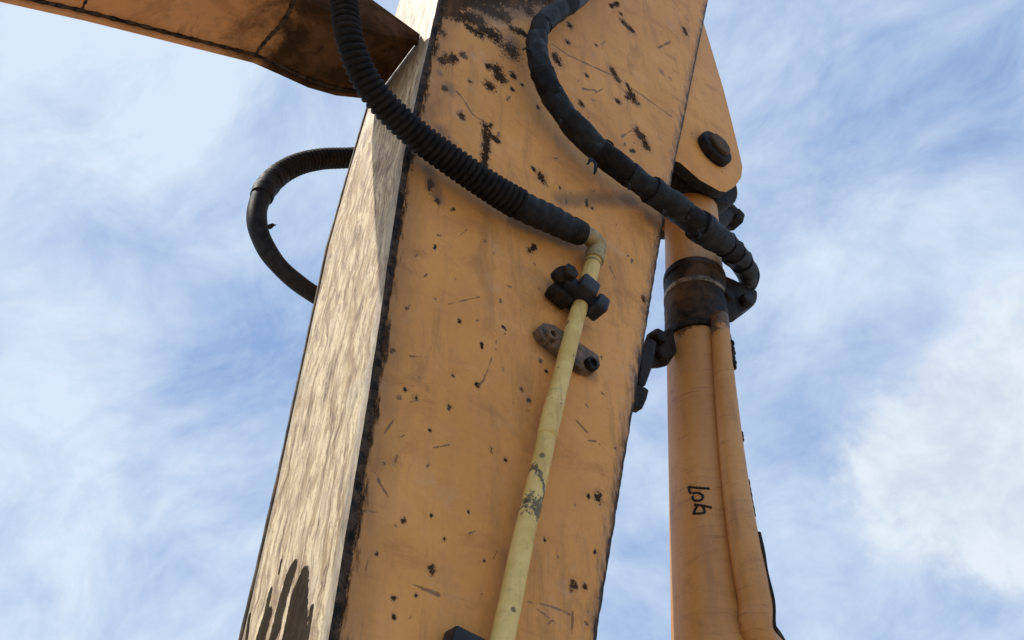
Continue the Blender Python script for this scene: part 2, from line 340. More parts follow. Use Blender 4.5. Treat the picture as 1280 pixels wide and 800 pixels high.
def disc(name, c, axis, r, h, m, parent, n=28, bev=.2, inner=0.):
    """short cylinder from c along axis; rounded rim; inner = hole radius"""
    axis = np.array(axis, float); axis /= np.linalg.norm(axis); b = min(h, r)*bev
    prof = [(0, 0), (r-b*.2, 0), (r, b*.3), (r, h-b), (r-b*.3, h-b*.3), (r-b, h)]
    prof += [(inner, h), (inner, h*.35), (0, h*.35)] if inner else [(0, h)]
    u = np.cross(axis, [0, 0, 1.]); 
    if np.linalg.norm(u) < .1: u = np.cross(axis, [1., 0, 0])
    u /= np.linalg.norm(u); v = np.cross(axis, u); V = []; F = []
    for (rr, hh) in prof:
        for k in range(n):
            t = 2*math.pi*k/n; V.append(np.array(c)+axis*hh+(u*math.cos(t)+v*math.sin(t))*max(rr, 1e-4))
    for i in range(len(prof)-1):
        for k in range(n): F.append((i*n+k, i*n+(k+1) % n, (i+1)*n+(k+1) % n, (i+1)*n+k))
    bm = bmesh.new(); vs = [bm.verts.new(p) for p in V]
    for q in F: bm.faces.new([vs[i] for i in q])
    bmesh.ops.remove_doubles(bm, verts=bm.verts, dist=1e-3*.3)
    o = from_bm(name, bm, m, parent, True)
    try: o.data.set_sharp_from_angle(angle=math.radians(45))
    except Exception: pass
    return o
def hexnut(name, c, axis, r, h, m, parent):
    axis = np.array(axis, float); axis /= np.linalg.norm(axis); u = np.cross(axis, [0, .3, 1.]); u /= np.linalg.norm(u); v = np.cross(axis, u)
    bm = bmesh.new(); A = [bm.verts.new(np.array(c)+(u*math.cos(k*math.pi/3)+v*math.sin(k*math.pi/3))*r) for k in range(6)]
    B = [bm.verts.new(np.array(c)+axis*h+(u*math.cos(k*math.pi/3)+v*math.sin(k*math.pi/3))*r) for k in range(6)]
    bm.faces.new(A); bm.faces.new(B[::-1])
    for k in range(6): bm.faces.new((A[k], A[(k+1) % 6], B[(k+1) % 6], B[k]))
    return from_bm(name, bm, m, parent, False, r*.12)
def vnoise(x, z, sc, seed=0):
    """cheap smooth 2-D noise for arrays"""
    out = 0; r = np.random.default_rng(seed)
    for k in range(9):
        a = r.uniform(0, 6.28); f = sc*r.uniform(.5, 1.8); out = out + np.sin((x*math.cos(a)+z*math.sin(a))*f+r.uniform(0, 6.28))
    return out/9
def capsules(X, Z, lst, y, yfun=None):
    """largest 1 - d/r over capsules given as (points in photo pixels, radius in pixels)"""
    out = np.full(X.shape, -2., float)
    for pts, rp in lst:
        P = [L(px, py, y) for px, py in pts]; r = PX(rp, P[0]); 
        if len(P) == 1: P = P*2
        for a, b in zip(P[:-1], P[1:]):
            ax, az, bx, bz = a[0], a[2], b[0], b[2]; dx, dz = bx-ax, bz-az; l2 = dx*dx+dz*dz+1e-9
            t = np.clip(((X-ax)*dx+(Z-az)*dz)/l2, 0, 1)
            d = np.hypot(X-ax-t*dx, (Z-az-t*dz)*.8); out = np.maximum(out, 1-d/r)
    return np.clip(out, -2, 1)

# ------------------------------------------------------------------ ground
bm = bmesh.new(); bmesh.ops.create_grid(bm, x_segments=40, y_segments=40, size=600)
g = from_bm('ground', bm, M['ground']); g['kind'] = 'structure'; g['label'] = 'pale packed dirt ground of the yard'

# ------------------------------------------------------------------ the excavator
ex_o = bpy.data.objects.new('excavator', None); COL.objects.link(ex_o)
ex_o.location = O; ex_o.rotation_euler = (0, 0, ANG)
ex_o['label'] = 'worn orange excavator, its arm, boom and bucket cylinder seen from below against the sky'
ex_o['category'] = 'excavator'
def lab(o, t): o['label'] = t; return o

WID = .42
# profile of the side plate (arm frame)
LE = [(405, 800), (455, 500), (500, 200), (520, 110), (545, 0), (571, -110)]
RE = [(745, 800), (764, 680), (785, 550), (806, 420), (828, 285), (841, 215), (855, 150), (870, 75), (885, 0), (897, -60)]
le = np.array([L(*p)[[0, 2]] for p in LE]); re_ = np.array([L(*p)[[0, 2]] for p in RE])
le = np.vstack([[[0.0, 1.5]], le]); re_ = np.vstack([[[re_[0][0]-.24, 1.5]], re_])
def xL(z): return np.interp(z, le[:, 1], le[:, 0])
def xR(z): return np.interp(z, re_[:, 1], re_[:, 0])
ZB = 1.5; ZT = 6.3          # the plate's lowest and highest points
zs_l = np.r_[np.linspace(ZB, 5.3, 760), np.linspace(5.3, 6.6, 130)[1:]]
sp_dark = [([(637, 62)], 12), ([(625, 97), (622, 88)], 8), ([(612, 107)], 7), ([(552, 76), (568, 72)], 6), ([(579, 69)], 5), ([(641, 94)], 5), ([(611, 84)], 5),
  ([(606, 38), (622, 46)], 9), ([(586, 34), (600, 42)], 6), ([(550, 14), (600, 26)], 9), ([(640, 36), (655, 42)], 5), ([(630, 20), (600, 8)], 10), ([(560, 4), (600, 0), (660, -2), (700, -6)], 15), ([(660, 12)], 9),
  ([(607, 158), (608, 180), (605, 208)], 5), ([(613, 168), (622, 176)], 4), ([(577, 145)], 5), ([(697, 76)], 7), ([(694, 70)], 5), ([(712, 32)], 4),
  ([(779, 28), (790, 38)], 4.5), ([(776, 17)], 3), ([(764, 8), (772, 4)], 3), ([(855, 36), (857, 42)], 3.5), ([(765, 86), (771, 98)], 4.5), ([(791, 122)], 8), ([(784, 106), (788, 114)], 3.5),
  ([(773, 127)], 4), ([(733, 94)], 3), ([(727, 130)], 4), ([(798, 166), (807, 180)], 7), ([(672, 134)], 3), ([(710, 53)], 3.5), ([(745, 56)], 2.5),
  ([(677, 222)], 6.5), ([(667, 212)], 3), ([(700, 235)], 3), ([(662, 314), (668, 308)], 4), ([(606, 301)], 2.5), ([(547, 250)], 4.5), ([(537, 237), (539, 228)], 5), ([(567, 261)], 2.5),
  ([(733, 250), (733, 257)], 2.5), ([(740, 261)], 2.5), ([(683, 464)], 3), ([(676, 451)], 3), ([(652, 487)], 3), ([(661, 500)], 4), ([(629, 462)], 2.5), ([(805, 374)], 6),
  ([(507, 487)], 3), ([(520, 497)], 5), ([(562, 510)], 4), ([(597, 480)], 4), ([(575, 402)], 3), ([(484, 410), (482, 450)], 3.5), ([(567, 469)], 2.5), ([(505, 651)], 3.5),
  ([(471, 692)], 3), ([(539, 644)], 2.5), ([(540, 712)], 6), ([(492, 748)], 4), ([(555, 675)], 3), ([(492, 771)], 3.5), ([(747, 621)], 7), ([(716, 732)], 7), ([(731, 733)], 4),
  ([(719, 632)], 2.5), ([(681, 675)], 2.5), ([(632, 575)], 3.5), ([(614, 562)], 3.5), ([(480, 580)], 3), ([(752, 447)], 2.5), ([(736, 620)], 3), ([(770, 560)], 3),
  ([(640, 112)], 3), ([(652, 106)], 2.5), ([(587, 101)], 3), ([(545, 32), (551, 40)], 6), ([(556, 110)], 4), ([(700, 12)], 4), ([(520, 745)], 2.5), ([(586, 640)], 2.5), ([(605, 700)], 2.5)]
sp_line = [([(823, 60), (838, 52)], 2.2), ([(728, 111), (741, 113)], 2.5), ([(777, 171), (790, 163)], 2.5), ([(762, 333), (769, 348)], 2.6), ([(615, 447), (605, 475), (599, 481)], 2.4),
  ([(720, 525), (734, 540)], 2), ([(480, 542), (492, 525)], 2), ([(466, 586), (475, 601)], 2.4), ([(472, 600), (486, 622)], 2.4), ([(512, 445), (537, 446)], 1.8), ([(516, 731), (549, 744)], 3),
  ([(659, 752), (690, 758), (712, 768)], 2), ([(671, 761), (695, 779)], 2), ([(716, 766), (715, 792)], 2.2), ([(690, 55), (712, 70), (770, 96), (840, 146)], 2), ([(575, 118), (590, 142), (604, 152)], 3),
  ([(840, 0), (860, 26)], 2), ([(446, 638), (470, 640), (500, 650)], 1.6), ([(700, 380), (716, 366)], 1.6), ([(560, 380), (600, 371)], 1.4), ([(610, 250), (650, 262)], 1.5), ([(540, 560), (562, 556)], 1.5)]
for _ in range(26):       # more hair scratches like those
    cx, cy = rnd.uniform(440, 760), rnd.uniform(20, 790); an = rnd.uniform(0, 6.3); ln = rnd.uniform(4, 15)
    sp_line.append(([(cx, cy), (cx+ln*math.cos(an), cy+ln*math.sin(an))], rnd.uniform(1.0, 1.7)))
for _ in range(90):
    cx, cy = rnd.uniform(440, 800), rnd.uniform(20, 790); (sp_dark if _ % 5 == 0 else sp_line).append(([(cx, cy), (cx+rnd.uniform(-4, 4), cy+rnd.uniform(-4, 4))], rnd.uniform(1.6, 3.0)))
sp_dark = [(p_, r_*1.3 if p_[0][1] < 230 else r_) for p_, r_ in sp_dark]
smg_shade = [([(562, 110)], 16), ([(550, 92)], 8), ([(552, 165)], 18), ([(536, 215), (548, 245)], 16), ([(520, 160)], 10), ([(686, 420), (676, 428), (700, 445)], 20), ([(738, 466)], 16), ([(662, 640), (650, 690)], 10),
       ([(690, 360)], 14), ([(640, 52)], 26), ([(600, 20), (680, 8)], 26), ([(812, 275), (826, 285)], 14), ([(740, 310), (700, 300), (640, 276)], 12), ([(827, 90)], 8), ([(838, 98)], 5), ([(700, 250), (790, 250)], 16), ([(560, 180)], 20)]  # smudges, plus the hose's soft contact shade painted in below it

def slab_grid(name, z, x0, x1, nc, ysurf, yback, m, parent, dent=.002):
    """side plate: fine front sheet at ysurf, rim and back at yback"""
    nr = len(z); u = np.linspace(0, 1, nc)
    e = .0016*vnoise(z, z*0, 210, 3)+.0022*vnoise(z, z*0, 60, 4)
    X = (x0+e)[:, None]*(1-u)+(x1-e)[:, None]*u; Z = np.repeat(z[:, None], nc, 1)
    Y = ysurf + dent*vnoise(X, Z, 3.2, 11) + dent*.35*vnoise(X, Z, 14, 12)
    V = np.stack([X, Y, Z], -1).reshape(-1, 3); i = np.arange(nr*nc).reshape(nr, nc)
    F = np.stack([i[:-1, :-1], i[:-1, 1:], i[1:, 1:], i[1:, :-1]], -1).reshape(-1, 4).tolist()
    rim = list(i[0, :]) + list(i[1:, -1]) + list(i[-1, -2::-1]) + list(i[-2:0:-1, 0]); n0 = len(V)
    Vb = V[rim].copy(); Vb[:, 1] = yback; V = np.vstack([V, Vb]); k = len(rim)
    for j in range(k): F.append([rim[j], n0+j, n0+(j+1) % k, rim[(j+1) % k]])
    F.append([n0+j for j in range(k)])
    o = pyd(name, V, F, m, parent, True)
    o.data.set_sharp_from_angle(angle=math.radians(50))
    return o, V

# the arm: part with its plates as sub-parts
arm = lab(pyd('arm', *(lambda b: b)(([(.02, .03, ZB), (.62, .03, ZB), (.62, .39, ZB), (.02, .39, ZB)] + [(.05, .03, ZB+.02), (.60, .03, ZB+.02), (.60, .39, ZB+.02), (.05, .39, ZB+.02)],
    [(0, 1, 2, 3), (4, 7, 6, 5), (0, 4, 5, 1), (1, 5, 6, 2), (2, 6, 7, 3), (3, 7, 4, 0)])), M['paint'], ex_o), 'upright box-section orange arm')
nz = zs_l
near, V = slab_grid('side_plate', nz, xL(nz)+.016+np.maximum(nz-5.35, 0)*.5, xR(nz), 230, 0., .014, M['plate'], arm, .0022)
lab(near, 'chipped orange side plate facing the viewer')
X, Z = V[:, 0], V[:, 2]
put_attr(near, 'spot', capsules(X, Z, sp_dark, 0)); put_attr(near, 'scratch', capsules(X, Z, sp_line, 0)); put_attr(near, 'smudge_shade', capsules(X, Z, smg_shade, 0))
put_attr(near, 'edge_left', X-xL(Z)-.016); put_attr(near, 'edge_right', xR(Z)-X)
zf = np.linspace(ZB, 5.35, 60)
far, V = slab_grid('side_plate', zf, xL(zf)+.016, xR(zf), 12, WID, WID-.014, M['paint'], arm, .0)
# front (worn) plate
zf = np.linspace(ZB, 5.35, 620); ncy = 76
yy = np.linspace(-.010, WID+.010, ncy); Yg, Zg = np.meshgrid(yy, zf)
Xg = xL(Zg) + .0016*vnoise(Yg, Zg, 9, 21) + .0008*vnoise(Yg*4, Zg, 30, 22)
edge = np.minimum(Yg+.010, WID+.010-Yg); Xg += .004*np.exp(-edge/.006)
V = np.stack([Xg, Yg + (np.where(np.arange(ncy)[None, :] == 0, 1, 0)-np.where(np.arange(ncy)[None, :] == ncy-1, 1, 0))*.002*vnoise(Zg, Zg*0, 90, 23), Zg], -1).reshape(-1, 3)
i = np.arange(V.shape[0]).reshape(len(zf), ncy)
F = np.stack([i[:-1, :-1], i[1:, :-1], i[1:, 1:], i[:-1, 1:]], -1).reshape(-1, 4).tolist()
rim = list(i[0, :]) + list(i[1:, -1]) + list(i[-1, -2::-1]) + list(i[-2:0:-1, 0]); n0 = len(V); Vb = V[rim].copy(); Vb[:, 0] = xL(Vb[:, 2])+.016
V = np.vstack([V, Vb]); k = len(rim)
for j in range(k): F.append([rim[(j+1) % k], n0+(j+1) % k, n0+j, rim[j]])
F.append([n0+j for j in range(k)][::-1])
fp = lab(pyd('front_plate', V, F, M['worn'], arm, True), 'front plate worn down to streaky bare steel and rust')
fp.data.set_sharp_from_angle(angle=math.radians(50)); fp.data.materials.append(M['seam_dark'])
# the plate's rim is black with grime
nrm = [p.index for p in fp.data.polygons if abs(p.normal.x) < .6]
for q in nrm: fp.data.polygons[q].material_index = 1
def LXpt(px, py):           # on the front plate's face
    x = .0; 
    for _ in range(6):
        r = ray(px, py); t = (x - (CAM-O) @ ex)/(r @ ex); q = CAM+r*t-O; z = q[2]; x = float(xL(z))
    return np.array([x, q @ ey, z])
claws = [([(322, 800), (333, 765), (338, 740)], 3.5), ([(328, 800), (336, 770)], 6), ([(345, 790), (354, 750), (366, 712)], 7), ([(340, 800), (347, 770), (360, 722)], 5), ([(380, 716), (368, 745), (356, 800)], 5), ([(380, 722), (378, 800)], 7), ([(368, 770), (368, 800)], 9), ([(372, 740), (374, 800)], 9),
         ([(362, 810), (362, 840), (350, 900)], 12), ([(330, 820), (322, 880)], 9), ([(390, 760), (384, 800)], 3), ([(352, 700), (349, 716)], 1.6), ([(312, 770), (308, 800)], 2.5)]
out = np.full(len(V), -2.)
for pts, rp in claws:
    P = [LXpt(*p) for p in pts]
    for a, b in zip(P[:-1], P[1:]):
        r = PX(rp, a)*2.1; dy, dz = b[1]-a[1], b[2]-a[2]; t = np.clip(((V[:, 1]-a[1])*dy+(V[:, 2]-a[2])*dz)/(dy*dy+dz*dz), 0, 1)
        out = np.maximum(out, 1-np.hypot(V[:, 1]-a[1]-t*dy, V[:, 2]-a[2]-t*dz)/r)
put_attr(fp, 'spot', out); put_attr(fp, 'edge_dist', np.minimum(V[:, 1]+.01, WID+.01-V[:, 1]))
zo = V[:, 2] + .05*vnoise(V[:, 1]*2, V[:, 2], 14, 31); put_attr(fp, 'near_boom', np.clip((zo-4.02)/.25, 0, 1))
# rear plate closes the box
zf = np.linspace(ZB, 5.35, 80); xb = xR(zf)-.03
V = [(x, y, z) for z, x in zip(zf, xb) for y in (.014, WID-.014)] + [(x-.012, y, z) for z, x in zip(zf, xb) for y in (.014, WID-.014)]
n = len(zf); F = [(2*i, 2*i+1, 2*i+3, 2*i+2) for i in range(n-1)] + [(2*n+2*i, 2*n+2*i+2, 2*n+2*i+3, 2*n+2*i+1) for i in range(n-1)]
lab(pyd('rear_plate', V, F, M['paint'], arm), 'orange plate on the cylinder side of the arm')
# welds
def weld(zz, xf, y, r, m, nm='weld_seam', seed=0, per=.011, amp=.22):
    path = np.stack([xf(zz), np.full_like(zz, y), zz], 1)
    return tube(nm, path, r, m, arm, 8, True, lambda s, th, i: 1+amp*math.sin(s/per*6.28)+.25*math.sin(s*31+seed)*math.sin(s*47), False)
zz = np.arange(2.0, 5.3, .0036)
lab(weld(zz, lambda z: xL(z)+.018, -.001, .009, M['seam_dark']), 'black grimy weld beside the worn front plate')
zz = np.arange(2.0, 5.3, .0045)
lab(weld(zz, lambda z: xR(z)-.006, .013, .0075, M['seam'], seed=3, per=.014), 'rusty weld along the rear edge of the arm')

zz = np.arange(2.0, 4.9, .006)
P_ = np.stack([xL(zz)+.001, np.full_like(zz, WID+.011), zz], 1)
lab(tube('edge_strip', P_, .005, M['lip'], arm, 8, True, lambda s, th, i: 1+.10*math.sin(s*21)+.06*math.sin(s*73), False), 'dark strip along the far edge of the worn plate')
zz = np.arange(2.0, 3.95, .0045)
lab(weld(zz, lambda z: xR(z)-.0015, .010, .0065, M['seam_dark'], seed=5, per=.16, amp=.08), 'blackened weld on the lower rear edge')
# mounting ears, pin, and cylinder eye
EY = .018
ear = [(800, -60), (868, -10), (882, 35), (894, 75), (905, 112), (916, 155), (926, 196), (928.5, 209), (927, 222), (919, 233), (908, 240), (900, 239), (875, 225), (850, 203), (800, 190)]
ep = pxp(ear, EY)
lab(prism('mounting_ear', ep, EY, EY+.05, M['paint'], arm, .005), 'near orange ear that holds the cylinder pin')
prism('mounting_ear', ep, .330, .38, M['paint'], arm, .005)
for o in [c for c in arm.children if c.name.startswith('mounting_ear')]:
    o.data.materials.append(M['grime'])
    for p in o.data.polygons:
        if p.normal.z < -.45 and abs(p.normal.y) < .6: p.material_index = 1  # down-facing faces take the black material
cyl_y = .195
pc = L(889, 190, EY)
pin = disc('pin', pc+[0, -.004, 0], (0, -1, 0), PX(25, pc), .040, M['grime'], arm, 36, .25); lab(pin, 'black greasy cap of the cylinder pin')
pin2 = disc('pin_cap', pc+[.004, -.042, .004], (0, -1, 0), PX(16, pc), .020, M['band'], pin, 30, .3)
hexnut('bolt', pc+[-.075, -.004, .105], (0, -1, 0), .016, .016, M['grime'], arm) if False else None

# ------------------------------------------------------------------ bucket cylinder
A0 = L(863, 250, cyl_y); A1 = L(891, 800, cyl_y); ax = (A0-A1); alen = np.linalg.norm(ax); ax /= alen
def apt(px_y):               # point of the axis at the height seen at photo row px_y
    lo, hi = A1-ax*1.2, A0+ax*1.2
    for _ in range(40):
        mid = (lo+hi)/2; q = O+ex*mid[0]+ey*mid[1]+np.array([0, 0, mid[2]])-CAM
        y = 400-FOC*(q@cU)/(q@cF)
        if y > px_y: lo = mid
        else: hi = mid
    return (lo+hi)/2
rb = PX(38.5, apt(430)); 
bottom = A1-ax*1.0; top = apt(236)
path, s_ = catmull([bottom, bottom+(top-bottom)*.5, top], 420)
barrel = tube('bucket_cylinder', path, rb, M['cyl'], ex_o, 64, True); lab(barrel, 'long orange hydraulic cylinder behind the arm')
_v = np.array([v.co[:] for v in barrel.data.vertices]); _t = (_v-bottom)@ax; _f = lambda y: float((apt(y)-bottom)@ax)
put_attr(barrel, 'grease', np.maximum.reduce([np.exp(-np.maximum(_f(430)-_t, 0)/.07)*.75*(_t < _f(420)), np.exp(-np.maximum(_t-_f(352), 0)/.10)*.42*(_t > _f(380)), .62*np.exp(-np.maximum(_f(250)-_t, 0)/.14), .35*np.exp(-((_t-_f(330))/.2)**2)*(_v[:, 0] < path[:, 0].mean()-.05)]) * (1-.0*_t))
def ring(nm, y0, y1, r0, m, n=10, r1=None, par=None, wob=0.):
    a, b = apt(y0), apt(y1); t = np.linspace(0, 1, n); P = a+(b-a)*t[:, None]; r1 = r0 if r1 is None else r1
    return tube(nm, P, r0+(r1-r0)*t, m, par or barrel, 56, True, (lambda s, th, i: 1+wob*np.sin(th*5+i)*math.sin(i*1.7)) if wob else None)
lab(ring('neck_ring', 246, 236, rb*1.04, M['grime'], 4), 'dark ring under the cylinder eye')
lab(ring('clamp_band', 430, 352, rb*1.055, M['band'], 26, wob=.010), 'grimy black band round the cylinder')
ring('band_rim', 434, 427, rb*1.085, M['grime'], 6, wob=.01)
lab(ring('strap', 379, 373.5, rb*1.075, M['strap'], 4), 'thin bare metal strap on the band')
ring('band_rim', 357, 350, rb*1.08, M['band'], 5)
# eye between the ears
pe = np.array([pc[0]-.005, 0, pc[2]+.0]); 
lab(disc('cylinder_eye', [pe[0], .075, pe[2]-.02], (0, 1, 0), .235, .245, M['grime'], barrel, 48, .12), 'black greasy eye of the cylinder')
# neck between the barrel and the eye
np_ = [top-ax*.01, top+ax*.12, np.array([pe[0], cyl_y, pe[2]-.14])]
tube('cylinder_neck', catmull(np_, 12)[0], np.linspace(rb*.98, rb*.86, 12), M['grime'], barrel, 40)
# fitting on the right
fr = apt(276); fx = L(917, 274, .26)
tube('port_fitting', catmull([fr+[.1, .03, 0], fx+[-.06, 0, 0], fx], 12)[0], np.linspace(.055, .05, 12), M['grime'], barrel, 20)
hexnut('port_nut', fx+[-.03, 0, .0], (1, .1, -.25), .062, .05, M['grime'], barrel)
tube('port_fitting', catmull([L(904, 256, .22), L(914, 266, .24), fx], 10)[0], .035, M['grime'], barrel, 16)
# oil line down the right side of the barrel
pl = [(906, 392, .15), (911, 430, .15), (914, 470, .15), (921, 560, .13), (929, 630, .12), (940, 700, .11), (951, 752, .10), (962, 800, .09), (985, 900, .07)]
rp = [12, 12.5, 12.5, 15, 17.5, 18.5, 19.5, 20, 22]
def hug(px, py, rpx):        # the point in front of the barrel whose tube just touches it
    best = None
    for y in np.linspace(-.25, .30, 140):
        p = L(px, py, y); q = p-bottom; d = np.linalg.norm(q-ax*(q@ax)); g_ = d-rb-PX(rpx, p)*.72
        if g_ < 0: break
        best = p
    return best if best is not None else L(px, py, -.05)
pl = [(899, 396), (902, 430), (905, 470), (914, 560), (922, 625), (934, 700), (944, 752), (958, 800), (972, 850)]
rp = [11, 12, 13, 15.5, 17.5, 20, 21, 22, 23]
P = [np.r_[hug(a, b, r), PX(r, hug(a, b, r))] for (a, b), r in zip(pl, rp)]; P, _ = catmull(P, 90); P[:, 1] = np.convolve(np.pad(P[:, 1], 8, 'edge'), np.ones(17)/17, 'valid')
line = tube('oil_line', P[:, :3], P[:, 3], M['cyl'], barrel, 28); put_attr(line, 'grease', np.repeat(.85*np.exp(-np.arange(90)/9.), 28)); lab(line, 'orange oil line welded along the cylinder')
# strips of black grime along its outer edge
vdir = (CAM-O-np.array([0, 0, 0])); vloc = np.array([vdir@ex, vdir@ey, vdir[2]])
def edge_strip(y0, y1, r, m):
    k = [i for i, p in enumerate(P) if y0 <= 400-FOC*((O+ex*p[0]+ey*p[1]+np.array([0, 0, p[2]])-CAM)@cU)/((O+ex*p[0]+ey*p[1]+np.array([0, 0, p[2]])-CAM)@cF) <= y1]
    Q = []
    for i in k:
        t_ = P[min(i+1, len(P)-1), :3]-P[max(i-1, 0), :3]; v_ = vloc-P[i, :3]; q_ = np.cross(t_, v_); q_ /= np.linalg.norm(q_)
        if q_[0] < 0: q_ = -q_
        Q.append(P[i, :3]+q_*P[i, 3]*.97)
    Q, _ = catmull(Q, 50); return tube('grimy_edge', Q, r, m, line, 10, True, lambda s, th, i: 1+.25*math.sin(i*.53)*math.sin(i*.21))
edge_strip(668, 850, .0095, M['grime']); edge_strip(428, 462, .011, M['grime']); edge_strip(600, 650, .004, M['grime']); edge_strip(540, 556, .005, M['grime'])
# black mark written by hand on the barrel
def on_barrel(px, py):
    r = ray(px, py); r = np.array([r@ex, r@ey, r[2]]); o = CAM-O; o = np.array([o@ex, o@ey, o[2]])
    rr = r-ax*(r@ax); oo = (o-bottom)-ax*((o-bottom)@ax); a_ = rr@rr; b_ = 2*rr@oo; c_ = oo@oo-(rb*1.0008)**2
    t = (-b_-math.sqrt(max(b_*b_-4*a_*c_, 0)))/(2*a_); return o+r*t
strokes = [[(861, 609), (874, 610), (887, 611)], [(861, 609), (862, 614), (864, 617)], [(866, 617), (872, 616), (878, 619), (878, 624), (873, 626), (867, 625), (866, 620)],
           [(868, 631), (878, 632), (890, 635)], [(866, 642), (874, 642), (881, 641)], [(867, 642), (869, 637), (872, 632)], [(881, 641), (880, 636), (878, 632)]]
first = None
for i, stp in enumerate(strokes):
    P = np.array([on_barrel(*p) for p in stp]); P, _ = catmull(P, 18)
    o = tube('ink_stroke', P, PX(1.7, P[0]), M['ink_hole_shade'], barrel, 8, True, lambda s, th, i: 1+.2*math.sin(i*2.1))
# bracket at right end of the band that takes the hose
bp = pxp([(893, 352), (901, 347), (915, 353), (936, 364), (940, 372), (939, 384), (926, 392), (914, 401), (896, 398), (892, 380)], .12)
hb = lab(prism('hose_bracket', bp, .10, .22, M['grime'], barrel, .008), 'black block bracket where the hose ends')
q = L(929, 378, .10); hexnut('bolt', q, (0, -1, 0), .03, .03, M['grime'], hb)
q = L(906, 372, .10); hexnut('bolt', q, (0, -1, 0), .026, .03, M['grime'], hb)
tube('clamp_bolt', catmull([L(912, 398, .16), L(938, 378, .16), L(941, 366, .16)], 12)[0], .018, M['grime'], hb, 12)
# lug at left of the band
bp = pxp([(840, 408), (828, 415), (821, 410), (813, 415), (809, 426), (812, 438), (808, 450), (814, 458), (828, 457), (836, 455), (846, 440)], .19)
lg = lab(prism('clamp_lug', bp, .185, .215, M['grime'], barrel, .008), 'black lug on the arm side of the band')
q = L(820, 424, .186); hexnut('bolt', q, (0, -1, 0), .030, .03, M['grime'], lg)
q = L(824, 446, .186); hexnut('bolt', q, (0, -1, 0), .024, .025, M['grime'], lg)

# small bracket on the arm's rear edge
bp = pxp([(800, 436), (811, 425), (818, 430), (812, 462), (804, 484), (795, 484)], .03)
sb = lab(prism('edge_bracket', bp, .018, .06, M['grime'], arm, .004), 'black bracket on the rear edge of the arm')
bp = pxp([(792, 480), (806, 484), (811, 488), (808, 500), (803, 511), (796, 509), (788, 511), (785, 495)], .02)
prism('edge_bracket', bp, .018, .05, M['grime'], arm, .004)

# ------------------------------------------------------------------ hydraulic pipe on the side plate
PY = -.045
pp = [(744, 318), (739, 338), (731, 366), (722, 393), (710, 438), (700, 478), (689, 520), (678, 572), (665, 628), (652, 683), (641, 738), (629, 795), (608, 900), (598, 960)]
pr = [10.5, 10.8, 11, 11.3, 11.8, 12.2, 12.8, 13.3, 14, 15, 16, 17, 19, 20]
P = [np.r_[L(a, b, PY), PX(r*.93, L(a, b, PY))] for (a, b), r in zip(pp, pr)]; P, _ = catmull(P, 220)
c1, c2, c3 = L(667, 640, PY), L(689, 510, PY), L(650, 690, PY)
def psp(V):
    return np.maximum.reduce([.7-np.abs((V-L(672,615,PY))@np.array([.95,.1,.3]))/.012-np.maximum(np.abs(V[:,2]-L(672,615,PY)[2])-.10,0)/.02, .9-np.linalg.norm(V-c1, axis=1)/.055, .3-np.linalg.norm(V-c2, axis=1)/.05, .2-np.linalg.norm(V-c3, axis=1)/.05])
pipe = tube('hydraulic_pipe', P[:, :3], P[:, 3], M['pipe'], ex_o, 32, True, lambda s, th, i: 1+.006*math.sin(s*13)+.004*math.sin(s*41), True, psp)
lab(pipe, 'pale yellow steel pipe running down the side plate')
def along(y0, y1, mul, nm, m, n=12, par=pipe, wob=0, shape=None):
    idx = [int(np.argmin([abs(400-FOC*((O+ex*p[0]+ey*p[1]+np.array([0, 0, p[2]])-CAM)@cU)/((O+ex*p[0]+ey*p[1]+np.array([0, 0, p[2]])-CAM)@cF)-y) for p in P])) for y in (y0, y1)]
    a, b = P[min(idx)], P[max(idx)]; t = np.linspace(0, 1, n); Q = a[:3]+(b-a)[:3]*t[:, None]; r = a[3]*mul*(np.ones(n) if shape is None else shape(t))
    o = tube(nm, Q, r, m, par, 28, True, (lambda s, th, i: 1+wob*np.sin(th*3+i*1.9)) if wob else None); 
    if m is M['pipe']: put_attr(o, 'spot', np.full(len(o.data.vertices), -.1))
    return o
lab(along(494, 548, 1.0, 'pipe_sleeve', M['pipe'], 14, wob=.02, shape=lambda t: 1.02+.07*np.sin(math.pi*t)**.7), 'swollen welded joint of the pipe')
along(318, 326, 1.28, 'pipe_collar', M['brass'], 6)
along(329, 332, 1.12, 'pipe_collar', M['brass'], 4)
# elbow
el = [(726, 291, -.058), (737, 296, -.056), (744, 303, -.052), (746, 310, -.047), (744, 322, PY)]
E_ = [np.r_[L(a, b, c), PX(r, L(a, b, c))] for (a, b, c), r in zip(el, (10, 11.5, 12, 12, 11))]; E_, _ = catmull(E_, 30)
lab(tube('elbow', E_[:, :3], E_[:, 3], M['brass'], pipe, 26), 'dirty brass coloured elbow at the top of the pipe')
# clamp
cc = L(723, 374, PY); ta = (L(731, 360, PY)-L(716, 400, PY)); ta /= np.linalg.norm(ta); sa = np.array([ta[2], 0, -ta[0]])     # along, across the pipe
def block(nm, c, half, m, par, bev):
    bm = bmesh.new(); vs = []
    for k in range(8):
        a_, b_, c_ = ((k & 1)*2-1, (k >> 1 & 1)*2-1, (k >> 2 & 1)*2-1); vs.append(bm.verts.new(c+sa*half[0]*a_+np.array([0, 1, 0])*half[1]*b_+ta*half[2]*c_))
    for f in ((0, 1, 3, 2), (4, 6, 7, 5), (0, 4, 5, 1), (2, 3, 7, 6), (0, 2, 6, 4), (1, 5, 7, 3)): bm.faces.new([vs[i] for i in f])
    return from_bm(nm, bm, m, par, True, bev, 4)
clamp = lab(block('pipe_clamp', cc+np.array([0, .0, 0])-sa*.012, (.064, .040, .022), M['tape'], ex_o, .010), 'bulky black rubber clamp holding the pipe')
block('clamp_half', cc+np.array([0, -.045, 0])-sa*.006+ta*.012, (.030, .020, .030), M['hose'], clamp, .009)
